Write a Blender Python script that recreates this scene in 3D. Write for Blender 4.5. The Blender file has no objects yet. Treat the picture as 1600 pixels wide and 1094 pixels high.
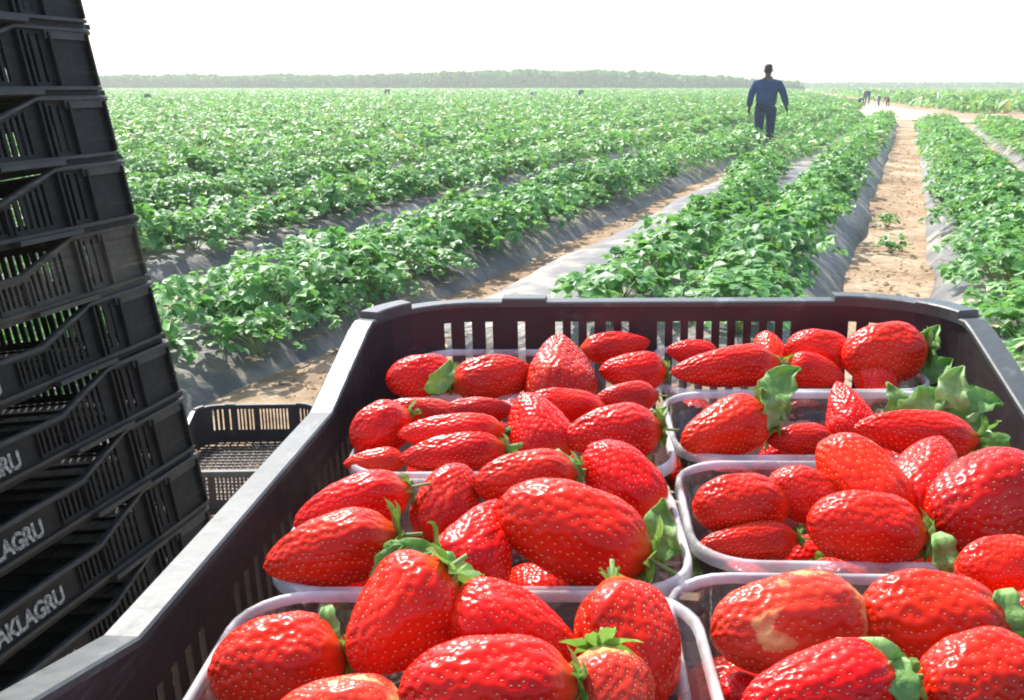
import bpy, math, random
import numpy as np
from mathutils import Vector, Matrix, noise, kdtree
R = math.radians
random.seed(7); rng = np.random.default_rng(7)
SC = bpy.context.scene
COL = SC.collection

# ------------------------------------------------------------------ camera
F = 1450.0; PITCH = R(15.95); H = 1.27
CP, SP = math.cos(PITCH), math.sin(PITCH)
EYE = Vector((0, 0, H))
def ray(px, py):
    u = (px - 800) / F; v = (547 - py) / F
    return Vector((u, CP + v * SP, -SP + v * CP))
def at_z(px, py, z):
    d = ray(px, py); t = (z - H) / d.z
    return EYE + d * t
def at_y(px, py, y):
    d = ray(px, py); return EYE + d * (y / d.y)
def depth(p):
    q = Vector(p) - EYE
    return q.y * CP - q.z * SP
def project(p):
    q = Vector(p) - EYE; z = depth(p)
    return (800 + F * q.x / z, 547 - F * (q.y * SP + q.z * CP) / z)

cd = bpy.data.cameras.new("camera"); cam = bpy.data.objects.new("camera", cd); COL.objects.link(cam)
cam.location = EYE; cam.rotation_euler = (math.pi / 2 - PITCH, 0, 0)
cd.sensor_width = 36; cd.lens = 36 * F / 1600; cd.clip_start = 0.02; cd.clip_end = 6000
SC.camera = cam

# ------------------------------------------------------------------ materials
def new_mat(name):
    m = bpy.data.materials.new(name); m.use_nodes = True
    nt = m.node_tree; b = nt.nodes["Principled BSDF"]
    return m, nt, b
def N(nt, t, **kw):
    n = nt.nodes.new(t)
    for k, v in kw.items():
        if k.startswith('_'): setattr(n, k[1:], v)
        else: n.inputs[k.replace('__', ' ')].default_value = v
    return n
def L(nt, a, b): nt.links.new(a, b)
def ramp(nt, fac, stops):
    r = nt.nodes.new('ShaderNodeValToRGB'); e = r.color_ramp.elements
    while len(e) < len(stops): e.new(0.5)
    for i, (p, c) in enumerate(stops):
        e[i].position = p; e[i].color = (*c, 1) if len(c) == 3 else c
    L(nt, fac, r.inputs['Fac']); return r
def coords(nt, kind='Object', scale=None):
    tc = nt.nodes.new('ShaderNodeTexCoord')
    if scale is None: return tc.outputs[kind]
    mp = nt.nodes.new('ShaderNodeMapping'); mp.inputs['Scale'].default_value = scale
    L(nt, tc.outputs[kind], mp.inputs['Vector']); return mp.outputs['Vector']
def bump(nt, b, h, strength=0.3, dist=0.01):
    n = N(nt, 'ShaderNodeBump', Strength=strength, Distance=dist)
    L(nt, h, n.inputs['Height']); L(nt, n.outputs[0], b.inputs['Normal']); return n

def mat_noise(name, stops, scale=5.0, detail=6, rough=0.7, bstr=0.3, bdist=0.01, spec=0.5, space='Object', bscale=None, vscale=None):
    m, nt, b = new_mat(name)
    vec = coords(nt, space, vscale)
    n = N(nt, 'ShaderNodeTexNoise', Scale=scale, Detail=detail, Roughness=0.6); L(nt, vec, n.inputs['Vector'])
    r = ramp(nt, n.outputs['Fac'], stops); L(nt, r.outputs[0], b.inputs['Base Color'])
    b.inputs['Roughness'].default_value = rough; b.inputs['Specular IOR Level'].default_value = spec
    n2 = N(nt, 'ShaderNodeTexNoise', Scale=bscale or scale * 4, Detail=5); L(nt, vec, n2.inputs['Vector'])
    bump(nt, b, n2.outputs['Fac'], bstr, bdist)
    return m

def mat_sand():
    m, nt, b = new_mat("sand")
    vec = coords(nt, 'Object')
    a = N(nt, 'ShaderNodeTexNoise', Scale=0.9, Detail=8, Roughness=0.65); L(nt, vec, a.inputs['Vector'])
    c = N(nt, 'ShaderNodeTexNoise', Scale=14, Detail=8, Roughness=0.7); L(nt, vec, c.inputs['Vector'])
    r1 = ramp(nt, a.outputs['Fac'], [(0.3, (0.22, 0.145, 0.09)), (0.5, (0.40, 0.29, 0.185)), (0.72, (0.60, 0.49, 0.35))])
    r2 = ramp(nt, c.outputs['Fac'], [(0.3, (0.45, 0.42, 0.38)), (0.6, (1, 1, 1))])
    mx = N(nt, 'ShaderNodeMixRGB', _blend_type='MULTIPLY', Fac=0.8)
    L(nt, r1.outputs[0], mx.inputs[1]); L(nt, r2.outputs[0], mx.inputs[2]); L(nt, mx.outputs[0], b.inputs['Base Color'])
    b.inputs['Roughness'].default_value = 0.95; b.inputs['Specular IOR Level'].default_value = 0.1
    bump(nt, b, c.outputs['Fac'], 0.8, 0.03)
    return m

def mat_film():
    m, nt, b = new_mat("mulch_film")
    vec = coords(nt, 'Object')
    a = N(nt, 'ShaderNodeTexNoise', Scale=2.2, Detail=7, Roughness=0.6); L(nt, vec, a.inputs['Vector'])
    w = N(nt, 'ShaderNodeTexNoise', Scale=5, Detail=6, Distortion=1.2); L(nt, coords(nt, 'Object', (1, 3, 1)), w.inputs['Vector'])
    r = ramp(nt, a.outputs['Fac'], [(0.30, (0.06, 0.06, 0.058)), (0.5, (0.13, 0.125, 0.115)), (0.64, (0.36, 0.30, 0.22))])
    L(nt, r.outputs[0], b.inputs['Base Color'])
    b.inputs['Roughness'].default_value = 0.5; b.inputs['Specular IOR Level'].default_value = 0.32
    bump(nt, b, w.outputs['Fac'], 0.6, 0.04)
    return m

def mat_leaf(name, cols, rough=0.42, trans=0.35, spec=0.5, tex=0):
    m, nt, b = new_mat(name)
    g = nt.nodes.new('ShaderNodeNewGeometry')
    oi = nt.nodes.new('ShaderNodeObjectInfo')
    mix = N(nt, 'ShaderNodeMath', _operation='MULTIPLY_ADD'); mix.inputs[1].default_value = 0.8
    L(nt, g.outputs['Random Per Island'], mix.inputs[0])
    sc = N(nt, 'ShaderNodeMath', _operation='MULTIPLY'); sc.inputs[1].default_value = 0.2
    L(nt, oi.outputs['Random'], sc.inputs[0]); L(nt, sc.outputs[0], mix.inputs[2])
    r = ramp(nt, mix.outputs[0], cols)
    if tex:
        nz = N(nt, 'ShaderNodeTexNoise', Scale=tex, Detail=6, Roughness=.65, Distortion=.6); L(nt, coords(nt), nz.inputs['Vector'])
        ad = N(nt, 'ShaderNodeMath', _operation='MULTIPLY_ADD'); ad.inputs[1].default_value = 1.3; ad.inputs[2].default_value = -.65; L(nt, nz.outputs['Fac'], ad.inputs[0])
        a2 = N(nt, 'ShaderNodeMath', _operation='ADD'); L(nt, mix.outputs[0], a2.inputs[0]); L(nt, ad.outputs[0], a2.inputs[1]); L(nt, a2.outputs[0], r.inputs['Fac'])
        bump(nt, b, nz.outputs['Fac'], .6, .003)
    L(nt, r.outputs[0], b.inputs['Base Color'])
    b.inputs['Roughness'].default_value = rough; b.inputs['Specular IOR Level'].default_value = spec
    t = nt.nodes.new('ShaderNodeBsdfTranslucent')
    br = N(nt, 'ShaderNodeMixRGB', _blend_type='MIX', Fac=0.35); br.inputs[2].default_value = (0.25, 0.5, 0.06, 1)
    L(nt, r.outputs[0], br.inputs[1]); L(nt, br.outputs[0], t.inputs['Color'])
    ms = N(nt, 'ShaderNodeMixShader', Fac=trans); L(nt, b.outputs[0], ms.inputs[1]); L(nt, t.outputs[0], ms.inputs[2])
    L(nt, ms.outputs[0], nt.nodes['Material Output'].inputs['Surface'])
    return m

M = {}
M['sand'] = mat_sand()
M['film'] = mat_film()
GREEN = [(0.0, (0.030, 0.115, 0.028)), (0.3, (0.075, 0.235, 0.055)), (0.62, (0.145, 0.37, 0.095)), (0.93, (0.26, 0.50, 0.14)), (0.97, (0.46, 0.42, 0.14)), (1.0, (0.30, 0.16, 0.07))]
M['leaf'] = mat_leaf('plant_leaf', GREEN, 0.45, 0.42, 0.55)
M['wood_leaf'] = mat_leaf('wood_leaf', [(0.0, (0.015, 0.11, 0.01)), (0.5, (0.04, 0.19, 0.02)), (1.0, (0.09, 0.28, 0.03))], 0.7, 0.15, 0.3)
M['calyx'] = mat_leaf('calyx_leaf', [(0.0, (0.07, 0.20, 0.03)), (0.45, (0.20, 0.40, 0.07)), (0.8, (0.36, 0.52, 0.17)), (1.0, (0.55, 0.62, 0.36))], 0.45, 0.42, .4, 6)
M['calyx_tex'] = mat_leaf('loose_leaf', [(0.0, (0.06, 0.18, 0.03)), (0.35, (0.15, 0.36, 0.06)), (0.65, (0.34, 0.54, 0.17)), (0.95, (0.64, 0.72, 0.44))], 0.4, 0.42, .5, 90)
M['stem'] = mat_noise('stem', [(0.3, (0.12, 0.25, 0.05)), (0.7, (0.28, 0.38, 0.12))], 20, rough=0.6)
M['flower'] = mat_noise('petal', [(0.3, (0.8, 0.8, 0.75)), (0.7, (0.85, 0.85, 0.82))], 20, rough=0.6)

def mat_plastic(name, lo, hi, rough=0.42, dust=(0.16, 0.15, 0.13), amount=0.5, spec=0.5):
    m, nt, b = new_mat(name)
    vec = coords(nt, 'Object')
    a = N(nt, 'ShaderNodeTexNoise', Scale=9, Detail=8, Roughness=0.7); L(nt, vec, a.inputs['Vector'])
    g = N(nt, 'ShaderNodeTexNoise', Scale=90, Detail=4, Roughness=0.7); L(nt, vec, g.inputs['Vector'])
    r = ramp(nt, a.outputs['Fac'], [(0.35, lo), (0.6, hi), (0.85, dust)])
    sc = N(nt, 'ShaderNodeTexNoise', Scale=30, Detail=7, Roughness=.8); L(nt, coords(nt, 'Object', (1, .12, 1.6)), sc.inputs['Vector'])
    sr = ramp(nt, sc.outputs['Fac'], [(0.56, (0, 0, 0)), (0.66, (.6, .6, .6))])
    sm = N(nt, 'ShaderNodeMixRGB'); sm.inputs[2].default_value = (*dust, 1); L(nt, sr.outputs[0], sm.inputs[0]); L(nt, r.outputs[0], sm.inputs[1])
    L(nt, sm.outputs[0], b.inputs['Base Color'])
    rr = ramp(nt, g.outputs['Fac'], [(0.3, (rough - 0.1,) * 3), (0.7, (rough + 0.15,) * 3)])
    L(nt, rr.outputs[0], b.inputs['Roughness'])
    b.inputs['Specular IOR Level'].default_value = spec
    bump(nt, b, g.outputs['Fac'], 0.12, 0.002)
    return m
M['crate'] = mat_plastic('crate_plastic', (0.022, 0.016, 0.018), (0.036, 0.026, 0.028), 0.40, (0.10, 0.09, 0.085))
M['rim'] = mat_plastic('rim_plastic_sheen', (0.034, 0.039, 0.037), (0.062, 0.070, 0.066), 0.43, (0.19, 0.20, 0.185), spec=0.6)  # paler than the walls: sky sheen put into the colour, plus dust
M['stack'] = mat_plastic('stack_plastic', (0.006, 0.006, 0.006), (0.012, 0.012, 0.012), 0.55, (0.045, 0.042, 0.035), spec=0.22)
M['stack_dusty'] = mat_plastic('stack_plastic_dusty', (0.02, 0.02, 0.018), (0.06, 0.055, 0.04), 0.6, (0.22, 0.20, 0.13), spec=0.35)
M['stack_edge_sheen'] = mat_plastic('stack_plastic_edge_sheen', (0.016, 0.016, 0.015), (0.03, 0.029, 0.027), 0.5, (0.15, 0.14, 0.115), spec=0.4)  # ledges and rims: grey sheen painted into the base colour, plus dirt
M['letter'] = mat_noise('letter_paint', [(0.36, (0.03, 0.03, 0.03)), (0.48, (0.2, 0.2, 0.19)), (0.62, (0.42, 0.43, 0.40))], 110, rough=0.6)
M['table_wood'] = mat_noise('table_wood', [(0.3, (0.16, 0.1, 0.06)), (0.7, (0.3, 0.2, 0.12))], 4, rough=0.7, vscale=(1, 12, 12))

def mat_clear():
    m, nt, b = new_mat('clear_plastic')
    for n in [b]: nt.nodes.remove(n)
    tr = nt.nodes.new('ShaderNodeBsdfTransparent'); tr.inputs['Color'].default_value = (0.93, 0.95, 0.95, 1)
    gl = nt.nodes.new('ShaderNodeBsdfGlossy'); gl.inputs['Roughness'].default_value = 0.12
    df = nt.nodes.new('ShaderNodeBsdfDiffuse'); df.inputs['Color'].default_value = (0.8, 0.82, 0.83, 1)
    tl = nt.nodes.new('ShaderNodeBsdfTranslucent'); tl.inputs['Color'].default_value = (0.8, 0.82, 0.83, 1)
    fr = nt.nodes.new('ShaderNodeFresnel'); fr.inputs['IOR'].default_value = 1.5
    vec = coords(nt, 'Object')
    nz = N(nt, 'ShaderNodeTexNoise', Scale=45, Detail=3); L(nt, vec, nz.inputs['Vector'])
    bp = N(nt, 'ShaderNodeBump', Strength=0.35, Distance=0.004); L(nt, nz.outputs['Fac'], bp.inputs['Height'])
    L(nt, bp.outputs[0], gl.inputs['Normal']); L(nt, bp.outputs[0], fr.inputs['Normal'])
    s1 = N(nt, 'ShaderNodeMixShader', Fac=0.5); L(nt, df.outputs[0], s1.inputs[1]); L(nt, tl.outputs[0], s1.inputs[2])
    s2 = N(nt, 'ShaderNodeMixShader', Fac=0.09); L(nt, tr.outputs[0], s2.inputs[1]); L(nt, s1.outputs[0], s2.inputs[2])
    s3 = nt.nodes.new('ShaderNodeMixShader'); L(nt, fr.outputs[0], s3.inputs[0]); L(nt, s2.outputs[0], s3.inputs[1]); L(nt, gl.outputs[0], s3.inputs[2])
    L(nt, s3.outputs[0], nt.nodes['Material Output'].inputs['Surface'])
    return m
M['clear'] = mat_clear()
def mat_rimclear():
    m, nt, b = new_mat('clear_rim_glint')
    b.inputs['Base Color'].default_value = (0.9, 0.9, 0.89, 1); b.inputs['Roughness'].default_value = 0.12
    tr = nt.nodes.new('ShaderNodeBsdfTransparent'); tr.inputs['Color'].default_value = (0.95, 0.96, 0.97, 1)
    nz = N(nt, 'ShaderNodeTexNoise', Scale=30, Detail=4); L(nt, coords(nt), nz.inputs['Vector'])
    r = ramp(nt, nz.outputs['Fac'], [(0.35, (0.16,) * 3), (0.66, (0.66,) * 3)])  # patchy white mixed in, painting bright highlights on the clear rim
    s = nt.nodes.new('ShaderNodeMixShader'); L(nt, r.outputs[0], s.inputs[0]); L(nt, tr.outputs[0], s.inputs[1]); L(nt, b.outputs[0], s.inputs[2])
    L(nt, s.outputs[0], nt.nodes['Material Output'].inputs['Surface'])
    return m
M['clear_rim_glint'] = mat_rimclear()

def mat_berry(name, deep, mid, pale, pale_at=0.86):
    m, nt, b = new_mat(name)
    vec = coords(nt, 'Object')
    a = N(nt, 'ShaderNodeTexNoise', Scale=2.6, Detail=5); L(nt, vec, a.inputs['Vector'])
    r = ramp(nt, a.outputs['Fac'], [(0.3, deep), (0.6, mid), (pale_at, mid), (min(1, pale_at + 0.16), pale)])
    # paler collar where the berry meets its calyx (local z near -0.5)
    sx = nt.nodes.new('ShaderNodeSeparateXYZ'); L(nt, vec, sx.inputs[0])
    ad = N(nt, 'ShaderNodeMath', _operation='MULTIPLY_ADD'); ad.inputs[1].default_value = 0.25
    L(nt, a.outputs['Fac'], ad.inputs[0]); L(nt, sx.outputs['Z'], ad.inputs[2])
    mr = N(nt, 'ShaderNodeMapRange'); mr.inputs[1].default_value = -0.36; mr.inputs[2].default_value = -0.27; mr.inputs[3].default_value = 0.6; mr.inputs[4].default_value = 0
    L(nt, ad.outputs[0], mr.inputs[0])
    mx = N(nt, 'ShaderNodeMixRGB'); L(nt, mr.outputs[0], mx.inputs[0]); L(nt, r.outputs[0], mx.inputs[1]); mx.inputs[2].default_value = (*pale, 1)
    oi = nt.nodes.new('ShaderNodeObjectInfo'); hs = nt.nodes.new('ShaderNodeHueSaturation')
    vr = N(nt, 'ShaderNodeMapRange'); vr.inputs[3].default_value = .80; vr.inputs[4].default_value = 1.14; L(nt, oi.outputs['Random'], vr.inputs[0]); L(nt, vr.outputs[0], hs.inputs['Value'])
    hr = N(nt, 'ShaderNodeMath', _operation='MULTIPLY_ADD'); hr.inputs[1].default_value = 7.31; hr.inputs[2].default_value = 0; L(nt, oi.outputs['Random'], hr.inputs[0])
    fr = N(nt, 'ShaderNodeMath', _operation='FRACT'); L(nt, hr.outputs[0], fr.inputs[0]); h2 = N(nt, 'ShaderNodeMapRange'); h2.inputs[3].default_value = .499; h2.inputs[4].default_value = .504; L(nt, fr.outputs[0], h2.inputs[0]); L(nt, h2.outputs[0], hs.inputs['Hue'])
    L(nt, mx.outputs[0], hs.inputs['Color']); L(nt, hs.outputs[0], b.inputs['Base Color'])
    b.inputs['Roughness'].default_value = 0.25
    b.inputs['Subsurface Weight'].default_value = 0.15
    b.inputs['Subsurface Radius'].default_value = (0.9, 0.15, 0.08); b.inputs['Subsurface Scale'].default_value = 0.006
    b.inputs['Specular IOR Level'].default_value = 0.24
    return m
RED = (0.74, 0.012, 0.004)
M['berry'] = mat_berry('berry_red', (0.52, 0.006, 0.004), RED, (0.75, 0.10, 0.03))
M['berry_deep'] = mat_berry('berry_deep', (0.38, 0.004, 0.004), (0.54, 0.006, 0.004), (0.6, 0.05, 0.03))
M['berry_pale'] = mat_berry('berry_pale', (0.55, 0.02, 0.01), (0.70, 0.05, 0.02), (0.80, 0.55, 0.22), 0.56)
M['seed'] = mat_noise('achene', [(0.3, (0.70, 0.26, 0.07)), (0.7, (0.84, 0.56, 0.26))], 3, rough=0.35)

# ------------------------------------------------------------------ mesh helpers
class MB:
    def __init__(s): s.v = []; s.f = []; s.m = []
    def add(s, vs, fs, mi=0):
        o = len(s.v); s.v += [tuple(v) for v in vs]
        for f in fs: s.f.append(tuple(i + o for i in f)); s.m.append(mi)
    def hexa(s, p, mi=0):   # p: 8 points, bottom loop 0-3, top loop 4-7
        s.add(p, [(3, 2, 1, 0), (4, 5, 6, 7), (0, 1, 5, 4), (1, 2, 6, 5), (2, 3, 7, 6), (3, 0, 4, 7)], mi)
    def box(s, x0, x1, y0, y1, z0, z1, mi=0):
        s.hexa([(x0, y0, z0), (x1, y0, z0), (x1, y1, z0), (x0, y1, z0), (x0, y0, z1), (x1, y0, z1), (x1, y1, z1), (x0, y1, z1)], mi)
    def tube(s, pts, rad, n=6, mi=0):
        pts = [Vector(p) for p in pts]; rs = rad if isinstance(rad, (list, tuple)) else [rad] * len(pts)
        vs = []; prev = None
        for i, p in enumerate(pts):
            t = (pts[min(i + 1, len(pts) - 1)] - pts[max(i - 1, 0)]).normalized()
            a = t.orthogonal().normalized() if prev is None else (prev - t * prev.dot(t)).normalized()
            prev = a; b = t.cross(a)
            for k in range(n):
                w = 2 * math.pi * k / n; vs.append(p + (a * math.cos(w) + b * math.sin(w)) * rs[i])
        fs = [(i * n + k, i * n + (k + 1) % n, (i + 1) * n + (k + 1) % n, (i + 1) * n + k) for i in range(len(pts) - 1) for k in range(n)]
        fs += [tuple(range(n))[::-1], tuple((len(pts) - 1) * n + k for k in range(n))]
        s.add(vs, fs, mi)
    def mesh(s, name, mats, smooth=False):
        me = bpy.data.meshes.new(name); me.from_pydata(s.v, [], s.f)
        for m in (mats if isinstance(mats, (list, tuple)) else [mats]): me.materials.append(m)
        if len(set(s.m)) > 1: me.polygons.foreach_set('material_index', s.m)
        if smooth: me.polygons.foreach_set('use_smooth', [True] * len(me.polygons))
        me.update(); return me
def np_mesh(name, V, Q, mats, smooth=False):
    me = bpy.data.meshes.new(name); V = np.asarray(V, dtype=np.float32); Q = np.asarray(Q, dtype=np.int32)
    me.vertices.add(len(V)); me.vertices.foreach_set('co', V.ravel())
    k = Q.shape[1]
    me.loops.add(Q.size); me.loops.foreach_set('vertex_index', Q.ravel())
    me.polygons.add(len(Q)); me.polygons.foreach_set('loop_start', np.arange(0, Q.size, k, dtype=np.int32))
    me.polygons.foreach_set('loop_total', np.full(len(Q), k, dtype=np.int32))
    if smooth: me.polygons.foreach_set('use_smooth', np.ones(len(Q), dtype=bool))
    me.update(calc_edges=True)
    for m in (mats if isinstance(mats, (list, tuple)) else [mats]): me.materials.append(m)
    return me
def link(name, me, parent=None, loc=None, rot=None):
    o = bpy.data.objects.new(name, me); COL.objects.link(o)
    if parent is not None: o.parent = parent
    if loc is not None: o.location = loc
    if rot is not None: o.rotation_euler = rot
    return o
def tag(o, label=None, cat=None, group=None, kind=None):
    if label: o['label'] = label
    if cat: o['category'] = cat
    if group: o['group'] = group
    if kind: o['kind'] = kind
    return o
def empty(name, loc=(0, 0, 0), rz=0):
    o = bpy.data.objects.new(name, None); COL.objects.link(o); o.location = loc; o.rotation_euler = (0, 0, rz); return o
def copy_tree(o, parent=None):
    c = o.copy(); COL.objects.link(c); c.parent = parent
    for ch in o.children: copy_tree(ch, c)
    return c

# ------------------------------------------------------------------ field layout (q across the rows, t along the rows)
YAW = R(22.5); DT = Vector((math.sin(YAW), math.cos(YAW), 0)); DQ = Vector((math.cos(YAW), -math.sin(YAW), 0))
def qt(q, t, z=0): return DQ * q + DT * t + Vector((0, 0, z))
def track_t(q):      # where a row at q meets the sandy track: solve on the line X = 5.4 + 0.26 Y
    a = DT.x - 0.26 * DT.y; b = 5.4 - (DQ.x - 0.26 * DQ.y) * q
    return b / a
FUR = [1.25, 0.0, -2.25, -3.9]
# each bed: left edge, right edge, start, end, height, plant lines
BEDS = [(-2.2, -.24, 3.9, 33.5, .20, (-1.22, -.70)), (-3.68, -2.5, 1.2, track_t(-3.1) - 1, .15, (-3.22, -2.86))]
for i in range(118):
    q1 = -4.1 - 1.58 * i; q0 = q1 - 1.2
    BEDS.append((q0, q1, 1.2 + (i > 30) * 6, min(track_t((q0 + q1) / 2) - 1, 210), .19, (q0 + .46, q1 - .46)))
for i in range(11):
    q0 = .24 + 1.46 * i
    BEDS.append((q0, q0 + 1.1, 3.0 + (i > 5) * 5, 31.0, .16, (q0 + .38, q0 + .68)))

# ground: one sheet with gentle relief, denser near the viewer
def axis(lo, hi, n, near): 
    a = np.linspace(-1, 1, n); s = np.sign(a) * (np.exp(np.abs(a) * near) - 1) / (math.exp(near) - 1)
    return np.where(s < 0, -s * lo, s * hi)
gx = axis(-2500, 2500, 260, 8.5); gy = axis(-300, 4500, 300, 8.5)
GX, GY = np.meshgrid(gx, gy); 
GZ = 0.012 * np.sin(GX * 3.1 + np.sin(GY * 2.3)) * np.cos(GY * 2.7) + 0.008 * np.sin(GX * 11 + GY * 7)
GZ = np.where((GX ** 2 + GY ** 2) > 60 ** 2, 0, GZ)
nx, ny = len(gx), len(gy)
idx = np.arange(nx * ny).reshape(ny, nx)
Q = np.stack([idx[:-1, :-1].ravel(), idx[:-1, 1:].ravel(), idx[1:, 1:].ravel(), idx[1:, :-1].ravel()], 1)
tag(link('ground', np_mesh('ground', np.stack([GX.ravel(), GY.ravel(), GZ.ravel()], 1), Q, M['sand'], True)), 'sandy tan farm soil', kind='structure')

# beds: raised soil under grey mulch film
def bed_mesh(q0, q1, t0, t1, bh, lines):
    w = q1 - q0
    prof = [(0, -0.03), (0.03, 0.02), (0.10, 0.12), (0.20, 0.215), (0.34, 0.25), (0.5 * w, 0.265), (w - 0.34, 0.25), (w - 0.20, 0.215), (w - 0.10, 0.12), (w - 0.03, 0.02), (w, -0.03)]
    prof = [(a, z * bh / .25 if z > 0 else z) for a, z in prof]
    ts = [t0, t0 + 0.06, t0 + 0.15, t0 + 0.3]; t = t0 + 0.5
    while t < t1: ts.append(t); t += 0.22 if t < 14 else (1.0 if t < 40 else 6.0)
    ts.append(t1)
    vs = []; n = len(prof)
    for i, t in enumerate(ts):
        k = [0.0, 0.45, 0.82, 1.0][min(i, 3)]
        for (a, z) in prof:
            j = noise.noise(Vector(((q0 + a) * 4, t * 2.5, 0))) * 0.02 + noise.noise(Vector(((q0 + a) * 1.3, t * 0.6, 5))) * 0.035
            e = noise.noise(Vector((q0 * 3, t * 1.1, a > w / 2))) * 0.05
            zz = z * k + (j if z > 0 else 0); s = 1 if a > w / 2 else -1
            vs.append(qt(q0 + a + e * (1 if z < 0.2 else 0), t, max(zz, -0.04) if z > 0 else -0.03))
    fs = [(i * n + k, i * n + k + 1, (i + 1) * n + k + 1, (i + 1) * n + k) for i in range(len(ts) - 1) for k in range(n - 1)]
    mb = MB(); mb.add(vs, fs); return mb.mesh('planting_bed', M['film'], True)
for b in BEDS:
    tag(link('planting_bed', bed_mesh(*b)), 'raised soil bed covered in grey mulch film', kind='structure')

# sandy cross track at the end of the rows
def strip(name, pts, width, z, mat):
    vs = []; 
    for i, p in enumerate(pts):
        d = (Vector(pts[min(i + 1, len(pts) - 1)]) - Vector(pts[max(i - 1, 0)])).normalized(); nrm = Vector((d.y, -d.x, 0))
        w = width[i]
        vs += [Vector(p) + nrm * -w + Vector((0, 0, z)), Vector(p) + nrm * w + Vector((0, 0, z))]
    mb = MB(); mb.add(vs, [(2 * i, 2 * i + 1, 2 * i + 3, 2 * i + 2) for i in range(len(pts) - 1)])
    return tag(link(name, mb.mesh(name, mat)), 'pale sandy farm track', kind='structure')
M['track'] = mat_noise('track_sand', [(0.3, (0.48, 0.36, 0.22)), (0.7, (0.66, 0.54, 0.37))], 0.6, rough=0.95, bstr=0.4)
strip('track', [(40, 33, 0), (22, 33.5, 0), (16, 34.5, 0), (15.6, 38, 0), (18, 46, 0), (28.5, 88, 0), (50, 171, 0), (62, 216, 0)], [1.2, 1.3, 1.6, 1.9, 1.8, 1.6, 1.6, 1.6], 0.02, M['track'])

# ------------------------------------------------------------------ foliage
def leaflet(cx, base_dir, up, ln, wd, segs=3, fold=0.25, droop=0.25):
    """a folded, drooping leaflet: rows of left/mid/right points"""
    d = base_dir.normalized(); s = d.cross(up).normalized(); u = s.cross(d).normalized()
    rows = {3: [(0, .18), (.32, .95), (.68, .9), (1.0, .12)], 2: [(0, .2), (.5, 1.0), (1.0, .15)], 1: [(0, .45), (1.0, .4)]}[segs]
    v = []; f = []
    for (t, w) in rows:
        c = cx + d * (ln * t) - u * (droop * ln * t * t)
        e = u * (fold * wd * 0.5 * w)
        v += [c - s * (wd * 0.5 * w) + e, c, c + s * (wd * 0.5 * w) + e]
    for i in range(len(rows) - 1):
        a = 3 * i
        f += [(a, a + 1, a + 4, a + 3), (a + 1, a + 2, a + 5, a + 4)]
    return v, f
def plant_arrays(seed, leaves, tri, size, segs, rad, hgt):
    r = random.Random(seed); V = []; Fq = []
    for i in range(leaves):
        a = r.uniform(0, 2 * math.pi); k = math.sqrt(r.random()); rr = rad * k
        z = hgt * (0.28 + 0.72 * (1 - k ** 2.2) * r.uniform(0.75, 1.05) + r.uniform(-0.05, 0.08))
        c = Vector((rr * math.cos(a), rr * math.sin(a), z))
        out = Vector((math.cos(a), math.sin(a), 0)); tilt = r.uniform(-0.35, 0.75) * (0.5 + k)
        up = (Vector((0, 0, 1)) + out * tilt + Vector((r.gauss(0, .3), r.gauss(0, .3), 0))).normalized()
        d0 = out + Vector((r.gauss(0, .5), r.gauss(0, .5), 0)); d0 = (d0 - up * d0.dot(up)).normalized()
        s = size * r.uniform(0.7, 1.25)
        for ang in ((-1.15, 0, 1.15) if tri else (0,)):
            d = (Matrix.Rotation(ang, 3, up) @ d0)
            v, f = leaflet(c, d, up, s, s * (0.85 if tri else 1.15), segs, r.uniform(.15, .5), r.uniform(.05, .45))
            o = len(V); V += v; Fq += [tuple(j + o for j in q) for q in f]
    return np.array([tuple(v) for v in V], dtype=np.float32), np.array(Fq, dtype=np.int32)
def plant_mesh(seed, rad=0.27, hgt=0.27, leaves=52, size=0.056):
    V, Fq = plant_arrays(seed, leaves, True, size, 3, rad, hgt)
    me = np_mesh('foliage', V, Fq, M['leaf'], True); return me
def stalk_mesh(seed, rad=0.2, hgt=0.2):
    r = random.Random(seed + 99); mb = MB()
    for i in range(16):
        a = r.uniform(0, 6.28); k = r.uniform(.3, 1) * rad
        e = Vector((k * math.cos(a), k * math.sin(a), hgt * r.uniform(.6, 1.15)))
        mb.tube([(0, 0, 0), e * 0.55 + Vector((0, 0, .03)), e], [.003, .0022, .0018], 4)
    return mb.mesh('stalks', M['stem'], True)
def flower_mesh():
    mb = MB()
    for k in range(5):
        a = k * 2 * math.pi / 5
        c, s = math.cos(a), math.sin(a); c2, s2 = math.cos(a + .5), math.sin(a + .5); c3, s3 = math.cos(a - .5), math.sin(a - .5)
        mb.add([(0, 0, 0), (.010 * c3, .010 * s3, .003), (.016 * c, .016 * s, .002), (.010 * c2, .010 * s2, .003)], [(0, 1, 2, 3)])
    return mb.mesh('flower', M['flower'])
PM = [plant_mesh(100 + i) for i in range(9)]; SM = [stalk_mesh(i) for i in range(3)]; FM = flower_mesh()

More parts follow.
